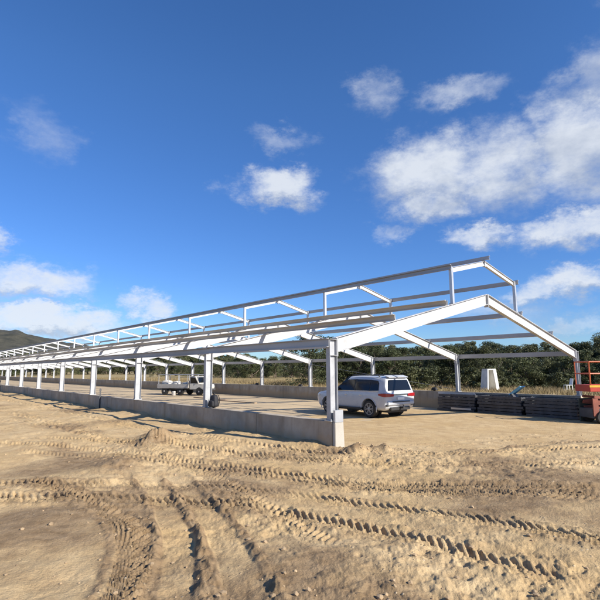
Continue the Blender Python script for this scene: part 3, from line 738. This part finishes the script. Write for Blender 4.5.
# white chair beyond the far wall
ch=empty('plastic_chair',(20.95,2.62,gz(20.95,2.62)),0,label='small white plastic chair out in the grass left of the orange lift',cat='chair'); ch.rotation_euler=(0,0,radians(-40)); ch.scale=(.8,.8,.85)
MB().box((-.22,-.21,.42),(.22,.22,.46)).build('seat',M['white'],ch,bevel=.012)
MB().prism([(.20,-.21,.47),(.20,.21,.47),(.28,.19,.88),(.28,-.19,.88)],(.03,0,0)).build('backrest',M['white'],ch,bevel=.01)
for x in (-.19,.19):
    for y in (-.18,.18): MB().bar((x*1.12,y*1.12,0),(x,y,.419),.04,.04,up=(0,1,0)).build('leg',M['white'],ch)

# ------------------------------------------------------------------ orange scissor lift
def build_lift():
    ang=math.atan2(-.647,.763)
    l=empty('scissor_lift',(13.95,-1.70,.07),ang,label='orange scissor lift with red deck beside the end column and the hurdle stacks',cat='lift')
    l.location.z=gz(13.95,-1.70)-.01
    # local x runs away to the right, y away from the camera; the left end is x = -1.1
    hx,hy=1.15,.5; zd=1.24
    MB().box((-hx+.02,-hy+.05,.22),(hx-.02,hy-.05,.58)).build('chassis',M['dark_steel'],l,bevel=.02)
    mb=MB().box((-hx+.02,-hy,.30),(-hx+.24,-hy+.045,.98)); mb.build('ladder_panel',M['rust'],l,bevel=.01)
    for k in range(2):
        for s in (-1,1):
            y=s*(hy-.16)
            z0,z1=.60+k*.24,.80+k*.24
            MB().bar((-hx+.15,y,z0),(hx-.2,y,z1),.05,.1).build('scissor_arm',M['rust'],l)
            MB().bar((-hx+.15,y+s*.06,z1),(hx-.2,y+s*.06,z0),.05,.1).build('scissor_arm',M['rust'],l)
    for x in (-.78,.78):
        for s in (-1,1):
            w=empty('wheel',(x,s*(hy-.03),.26)); w.parent=l
            MB().lathe([(.12,-.1),(.24,-.1),(.26,-.07),(.26,.07),(.24,.1),(.12,.1)],(0,0,0),'y',24).build('tyre',M['black'],w,radians(50))
            MB().lathe([(.12,s*.06),(.12,s*.09),(.04,s*.08)],(0,0,0),'y',16).build('hub',M['orange'],w)
    pl=MB().box((-hx-.05,-hy-.02,zd),(hx+.05,hy+.02,zd+.26)).build('platform',M['deckred'],l,bevel=.01)
    MB().box((-hx-.055,-hy-.026,zd+.17),(hx+.055,-hy-.0205,zd+.255)).build('kick_strip',M['yellow'],pl)
    MB().box((-hx-.04,-hy-.012,zd+.261),(hx+.04,-hy+.012,zd+.30)).build('toe_board',M['deckred'],pl)
    mb=MB(); zt=zd+1.17; zm=zd+.70
    for z in (zt,zm):
        for s in (-1,1): mb.tube([(-hx,s*hy,z),(hx,s*hy,z)],.024,8)
        for x in (-hx,hx): mb.tube([(x,-hy,z),(x,hy,z)],.024,8)
    for x in (-hx,-hx+.58,0,.58,hx):
        for s in (-1,1): mb.tube([(x,s*hy,zd+.25),(x,s*hy,zt)],.022,8)
    mb.build('guard_rail',M['orange'],l)
    cb=MB().box((-hx+.68,-hy+.02,zt-.34),(-hx+.94,-hy+.16,zt-.04)).build('control_box',M['white'],l,bevel=.02)
    MB().tube([(-hx+.8,-hy+.09,zt-.04),(-hx+.82,-hy+.09,zt+.06)],.012,6).build('joystick',M['plastic'],cb)
build_lift()
# dark board standing on end between the stack and the lift
o=MB().box((-.28,-.03,0),(.28,.03,.92)); o.box((-.24,-.05,.1),(.24,-.031,.16)); o.box((-.24,-.05,.7),(.24,-.031,.76))
o=o.build('crate_end',mat('dark_green_timber',(.035,.045,.035),.7,0,.25,5)); o.location=(13.62,-.78,.06); o.rotation_euler=(0,0,radians(-35)); tag(o,'dark green timber end board standing between the last hurdle stack and the lift','board')

# ------------------------------------------------------------------ trees
def crown_mesh(name,seed,h,r,nclump,nleaf,leaf,mat_,low=.03):
    g=np.random.default_rng(seed); cs=[]
    for i in range(nclump):
        t=g.random()**.8; z=h*(low+(1-low)*t*.93); env=r*(.35+.65*math.sin(pi*min(1,(.18+.80*t))))*(1.0 if t<.75 else .85)
        a=g.random()*2*pi; d=env*g.random()**.45
        cs.append((d*cos(a),d*sin(a),z,r*g.uniform(.16,.34)*(1.1-.35*t)))
    V=[];n=0
    for (x,y,z,cr) in cs:
        k=nleaf; d=g.normal(size=(k,3)); d/=np.linalg.norm(d,axis=1)[:,None]; rad=cr*g.random((k,1))**.33
        p=d*rad*np.array([1,1,.72])+np.array([x,y,z])
        nrm=d*.6+g.normal(size=(k,3))*.6+np.array([0,0,.35]); nrm/=np.linalg.norm(nrm,axis=1)[:,None]
        t1=np.cross(nrm,g.normal(size=(k,3))); t1/=np.linalg.norm(t1,axis=1)[:,None]; t2=np.cross(nrm,t1)
        s=leaf*g.uniform(.6,1.4,(k,1)); 
        V.append(np.stack([p-t1*s,p+t2*s*.5,p+t1*s,p-t2*s*.5],1))
    V=np.concatenate(V).reshape(-1,3); V[:,2]=np.maximum(V[:,2],.02)
    q=len(V)//4; me=bpy.data.meshes.new(name); me.from_pydata(V.tolist(),[],np.arange(q*4).reshape(-1,4).tolist()); me.materials.append(mat_)
    return me,cs
def trunk_mesh(seed,h,cs,r0):
    rd=random.Random(seed); mb=MB(); top=h*.7
    pts=[(rd.uniform(-.1,.1)*i,rd.uniform(-.1,.1)*i,top*i/5-.1) for i in range(6)]
    mb.tube(pts,r0,7,r0*.3)
    for c in rd.sample(cs,min(9,len(cs))):
        k=max(1,min(4,int(c[2]/h*4))); a=Vector(pts[k]); b=Vector(c[:3]); mid=(a+b)/2+Vector((0,0,-.1*h*.3))
        mb.tube([a,mid,b],r0*.45,5,r0*.12)
    return mb.mesh('trunk',M['bark'],True)
PROTO=[]
for i,(h,r,nc,nl_,lf,ma) in enumerate(((4.3,1.9,52,190,.06,'leaf'),(4.8,1.7,50,190,.06,'leaf2'),(3.8,2.2,54,190,.06,'leaf'),(5.2,1.8,48,190,.058,'leaf'),(3.4,1.8,48,190,.058,'leaf2'),(4.5,2.1,58,170,.06,'leaf2'))):
    me,cs=crown_mesh('crown',100+i,h,r,nc,nl_,lf,M[ma]); PROTO.append((h,me,trunk_mesh(i,h,cs,.10)))
def tree(kind,x,y,height,rz,label,group=None,wide=1.,name='scrub_tree',cat='tree'):
    h,cm,tm=PROTO[kind]; e=empty(name,(x,y,gz(x,y)-.02),rz,label=label,cat=cat,group=group); k=height/h; e.scale=(k*wide,k*wide,k)
    for nm,m_ in (('trunk',tm),('crown',cm)):
        o=bpy.data.objects.new(nm,m_); COL.objects.link(o); o.parent=e
    return e
def polar(az,d): a=radians(az); return CAM.x+d*sin(a),CAM.y+d*cos(a)
rt=random.Random(5)
KL={0:'olive green scrub tree in the belt behind the far wall',1:'dark green scrub tree in the belt behind the far wall',2:'broad olive scrub tree in the belt behind the far wall',3:'taller olive scrub tree in the belt behind the far wall',4:'low dark scrub tree in the belt behind the far wall',5:'broad dark scrub tree in the belt behind the far wall'}
def belt(a0,a1,step,d0,d1,hfn):
    a=a0
    while a<a1:
        d=rt.uniform(d0,d1); k=rt.randrange(6); x,y=polar(a,d)
        tree(k,x,y,hfn(a)*rt.uniform(.86,1.12),rt.uniform(0,6.28),KL[k],'scrub trees behind the far wall',rt.uniform(1.0,1.25)); a+=step*rt.uniform(.75,1.25)
def htop(d): # height that reaches a wanted elevation at distance d
    def f(a):
        el=np.interp(a,[26,38,43,48,53,58,62,66,70,72.5,76,90],[.8,.9,1.7,2.2,2.35,2.2,2.35,2.5,2.6,3.3,3.3,2.4]); return 2.2-.3+math.tan(radians(el))*d
    return f
belt(44,88,1.7,40,44,lambda a:3.2)
belt(44,88,1.7,48,54,htop(51))
belt(45,92,1.9,60,68,htop(64))
belt(70.5,80,1.5,46,50,lambda a:5.1)
belt(24,47,.8,100,125,htop(112))
belt(28,46,1.0,84,98,lambda a:4.2)
belt(33,50,1.6,70,90,lambda a:3.6)
for a,d,h,k,l in ((41.6,40,4.7,5,'big dark rounded bush on the dry grass left of the car roof'),(72.8,52,5.4,3,'tall olive tree rising above the lift at the edge of the belt')):
    x,y=polar(a,d); tree(k,x,y,h,1.,l,None,1.05)
x,y=polar(44.0,43); tree(1,x,y,4.4,2.,'dark upright tree close beside the big rounded bush',None,1.1)
GL='dark tree in the distant wood past the left end of the field'
a=-6.
while a<34:
    d=rt.uniform(165,235); x,y=polar(a,d); tree(rt.randrange(6),x,y,rt.uniform(6.5,9.5),rt.uniform(0,6.28),GL,'distant wood trees',rt.uniform(1.1,1.5),'woodland_tree'); a+=.6*rt.uniform(.7,1.3)
# low shrubs in front of the belt
me,cs=crown_mesh('shrub',300,1.3,1.0,16,120,.06,M['leaf'],.02); 
for i in range(16):
    x,y=polar(rt.uniform(47,74),rt.uniform(33,37.5)); o=bpy.data.objects.new('shrub',me); COL.objects.link(o); o.location=(x,y,gz(x,y)-.05); k=rt.uniform(.6,1.15); o.scale=(k*1.2,k*1.2,k); o.rotation_euler=(0,0,rt.uniform(0,6.28)); tag(o,'low olive shrub between the dry grass and the scrub trees','shrub','low shrubs in front of the trees')
# dry grass
def build_grass():
    n=70000; g=np.random.default_rng(3)
    x=W+.45+np.abs(g.normal(size=n))*5.5+g.random(n)*3; y=-5+g.random(n)**1.3*85
    keep=(fbm(x,y,.7,3,91)+.9*g.random(n)-.45)>-.15; x=x[keep]; y=y[keep]; n=len(x)
    z,_,_=ground_z(x,y); h=(.08+.24*g.random(n)**1.8)*(1+.9*fbm(x,y,.5,2,95)); a=g.random(n)*2*pi; w=.012+.012*g.random(n)
    lx=g.normal(size=n)*.09; ly=g.normal(size=n)*.09
    V=np.stack([np.stack([x-np.cos(a)*w,y-np.sin(a)*w,z-.02],1),np.stack([x+np.cos(a)*w,y+np.sin(a)*w,z-.02],1),np.stack([x+lx,y+ly,z+h],1)],1).reshape(-1,3)
    me=bpy.data.meshes.new('dry_grass'); me.from_pydata(V.tolist(),[],np.arange(len(V)).reshape(-1,3).tolist()); me.materials.append(M['dryleaf'])
    o=bpy.data.objects.new('dry_grass',me); COL.objects.link(o); tag(o,'straw coloured dry grass growing behind the far wall','grass',kind='stuff')
build_grass()

# ------------------------------------------------------------------ sky, sun
CLOUDS=[ # azimuth, elevation, half sizes (degrees), weight
 (57.0,22.4,9.,4.6,1.),(64.2,22.0,6.5,5.2,.9),(72.5,22.6,7.0,6.5,1.0),(57.2,19.,6.,2.6,.9),(37.3,21.6,6.2,2.6,.95),(49.5,31.,4.5,3.,.55),(37.9,26.7,5.,1.9,.5),
 (10.5,9.4,7.,2.4,.9),(13.2,5.0,8.,2.3,1.15),(23.2,7.2,3.4,1.7,.75),(62.3,14.5,4.6,1.9,.8),(70.6,14.6,5.8,2.5,.9),(70.8,8.8,5.2,2.3,1.0),(67.1,8.2,4.,1.8,.8),
 (10.9,24.3,4.8,4.,.42),(7.,13.7,2.6,2.1,.65),(60.3,30.2,6.5,2.,.55),(75,28.5,5.,4.,.6),(52,16.4,3.2,1.4,.5),(68.9,4.4,7.,1.6,.6),(64,6.0,7.,1.8,.55),(84,36,9,5,.6),
 (95,18,12,6,.9),(-15,14,12,5,.9),(130,25,15,7,.9),(-60,20,16,7,.9),(190,22,18,8,.8),(-120,24,18,8,.8)]
def build_world():
    w=bpy.data.worlds.new('World'); SC.world=w; w.use_nodes=True; nt=w.node_tree; N=nt.nodes; L=nt.links
    bg=N['Background']
    sky=N.new('ShaderNodeTexSky'); sky.sky_type='NISHITA'; sky.sun_disc=False; sky.sun_elevation=SUN_EL; sky.sun_rotation=SUN_AZ
    sky.altitude=300; sky.air_density=1.0; sky.dust_density=.1; sky.ozone_density=3.5
    hs=N.new('ShaderNodeHueSaturation'); hs.inputs['Saturation'].default_value=1.18; hs.inputs['Hue'].default_value=.504; hs.inputs['Value'].default_value=1.0
    L.new(sky.outputs[0],hs.inputs['Color'])
    tc=N.new('ShaderNodeTexCoord'); D=tc.outputs['Generated']
    sx=N.new('ShaderNodeSeparateXYZ'); L.new(D,sx.inputs[0])
    def m(op,*a,clamp=False):
        n=N.new('ShaderNodeMath'); n.operation=op; n.use_clamp=clamp
        for i,v in enumerate(a):
            if isinstance(v,(int,float)): n.inputs[i].default_value=v
            else: L.new(v,n.inputs[i])
        return n.outputs[0]
    az=m('MULTIPLY',m('ARCTAN2',sx.outputs[0],sx.outputs[1]),180/pi); el=m('MULTIPLY',m('ARCSINE',sx.outputs[2]),180/pi)
    def noise(sc,det,ro,off=0,stretch=(1,1,1.7)):
        mp=N.new('ShaderNodeMapping'); mp.inputs['Scale'].default_value=stretch; mp.inputs['Location'].default_value=(off,off*.7,-off*.4); L.new(D,mp.inputs[0])
        n=N.new('ShaderNodeTexNoise'); n.inputs['Scale'].default_value=sc; n.inputs['Detail'].default_value=det; n.inputs['Roughness'].default_value=ro; L.new(mp.outputs[0],n.inputs['Vector']); return n
    wn=noise(10,10,.68,3.1); ws=N.new('ShaderNodeSeparateColor'); L.new(wn.outputs['Color'],ws.inputs[0])
    az2=m('ADD',az,m('MULTIPLY',m('SUBTRACT',ws.outputs[0],.5),13.)); el2=m('ADD',el,m('MULTIPLY',m('SUBTRACT',ws.outputs[1],.5),7.5))
    cv=N.new('ShaderNodeCombineXYZ'); L.new(az2,cv.inputs[0]); L.new(el2,cv.inputs[1])
    def cover(vec):
        tot=None
        for a,e,sa,se,wt in CLOUDS:
            s=N.new('ShaderNodeVectorMath'); s.operation='SUBTRACT'; L.new(vec,s.inputs[0]); s.inputs[1].default_value=(a,e,0)
            q=N.new('ShaderNodeVectorMath'); q.operation='MULTIPLY'; L.new(s.outputs[0],q.inputs[0]); q.inputs[1].default_value=(1/sa,1/se,0)
            l=N.new('ShaderNodeVectorMath'); l.operation='LENGTH'; L.new(q.outputs[0],l.inputs[0])
            r=N.new('ShaderNodeMapRange'); r.interpolation_type='SMOOTHSTEP'; r.inputs['From Min'].default_value=.1; r.inputs['From Max'].default_value=1.55; r.inputs['To Min'].default_value=wt; r.inputs['To Max'].default_value=0.
            L.new(l.outputs['Value'],r.inputs['Value']); tot=r.outputs[0] if tot is None else m('MAXIMUM',tot,r.outputs[0])
        return tot
    tot=cover(cv.outputs[0])
    up=N.new('ShaderNodeVectorMath'); up.operation='ADD'; L.new(cv.outputs[0],up.inputs[0]); up.inputs[1].default_value=(0,1.6,0)
    above=cover(up.outputs[0])
    fn=noise(15,9,.62,1.3).outputs['Fac']; fine=noise(42,7,.65,5.2).outputs['Fac']
    dn=m('ADD',m('MULTIPLY',m('SUBTRACT',fn,.5),1.5),m('MULTIPLY',m('SUBTRACT',fine,.5),.5))
    dens=m('MULTIPLY',tot,m('ADD',.92,m('MULTIPLY',dn,.75)))
    r=N.new('ShaderNodeMapRange'); r.interpolation_type='SMOOTHSTEP'; r.inputs['From Min'].default_value=.14; r.inputs['From Max'].default_value=.95; L.new(dens,r.inputs['Value'])
    alpha=m('MULTIPLY',r.outputs[0],.88)
    # the air near the skyline is a little deeper than the clear-sky model gives
    lowr=N.new('ShaderNodeMapRange'); lowr.inputs['From Max'].default_value=32.; lowr.inputs['To Min'].default_value=.95; lowr.inputs['To Max'].default_value=0.; L.new(el,lowr.inputs['Value'])
    tint=N.new('ShaderNodeMixRGB'); tint.blend_type='MULTIPLY'; tint.inputs['Color2'].default_value=(.50,.64,.84,1); L.new(lowr.outputs[0],tint.inputs['Fac']); L.new(hs.outputs[0],tint.inputs['Color1'])
    tin2=N.new('ShaderNodeMixRGB'); tin2.blend_type='MULTIPLY'; tin2.inputs['Fac'].default_value=1.; tin2.inputs['Color2'].default_value=(.78,.84,.95,1); L.new(tint.outputs[0],tin2.inputs['Color1'])
    # cloud body: bright with greyer bellies
    c=N.new('ShaderNodeValToRGB'); c.color_ramp.elements[0].position=.36; c.color_ramp.elements[1].position=.62
    c.color_ramp.elements[0].color=(2.7,3.05,3.7,1); c.color_ramp.elements[1].color=(4.5,4.75,5.1,1)
    L.new(m('ADD',m('MULTIPLY',m('SUBTRACT',tot,above),.55),m('ADD',.12,m('MULTIPLY',noise(11,8,.6,8.).outputs['Fac'],.75))),c.inputs[0])
    mx=N.new('ShaderNodeMixRGB'); L.new(alpha,mx.inputs['Fac']); L.new(tin2.outputs[0],mx.inputs['Color1']); L.new(c.outputs[0],mx.inputs['Color2'])
    L.new(mx.outputs[0],bg.inputs['Color']); bg.inputs['Strength'].default_value=.10
build_world()
sd=bpy.data.lights.new('sun','SUN'); sd.energy=4.8; sd.angle=radians(.53); sd.color=(1.,.93,.82)
so=bpy.data.objects.new('sun',sd); COL.objects.link(so)
ds=Vector((sin(SUN_AZ)*cos(SUN_EL),cos(SUN_AZ)*cos(SUN_EL),sin(SUN_EL))); so.rotation_euler=(-ds).to_track_quat('-Z','Y').to_euler(); so.location=(20,-30,40)

# ------------------------------------------------------------------ camera
cd=bpy.data.cameras.new('camera'); cam=bpy.data.objects.new('camera',cd); COL.objects.link(cam)
cd.sensor_width=36; cd.lens=36*479.33/600; cd.clip_end=9000; cd.clip_start=.05
pi_,ro,ya=.1445,-.0063,.7044
fw=Vector((sin(ya)*cos(pi_),cos(ya)*cos(pi_),sin(pi_))); r_=Vector((cos(ya),-sin(ya),0)); u_=r_.cross(fw)
r2=r_*cos(ro)+u_*sin(ro); u2=-r_*sin(ro)+u_*cos(ro)
mw=Matrix((( r2.x,u2.x,-fw.x,CAM.x),(r2.y,u2.y,-fw.y,CAM.y),(r2.z,u2.z,-fw.z,CAM.z),(0,0,0,1)))
cam.matrix_world=mw; SC.camera=cam
SC.view_settings.view_transform='Standard'; SC.view_settings.look='None'; SC.view_settings.gamma=1; SC.view_settings.exposure=.85
try: SC.view_settings.use_curve_mapping=False
except Exception: pass
SC.cycles.max_bounces=6
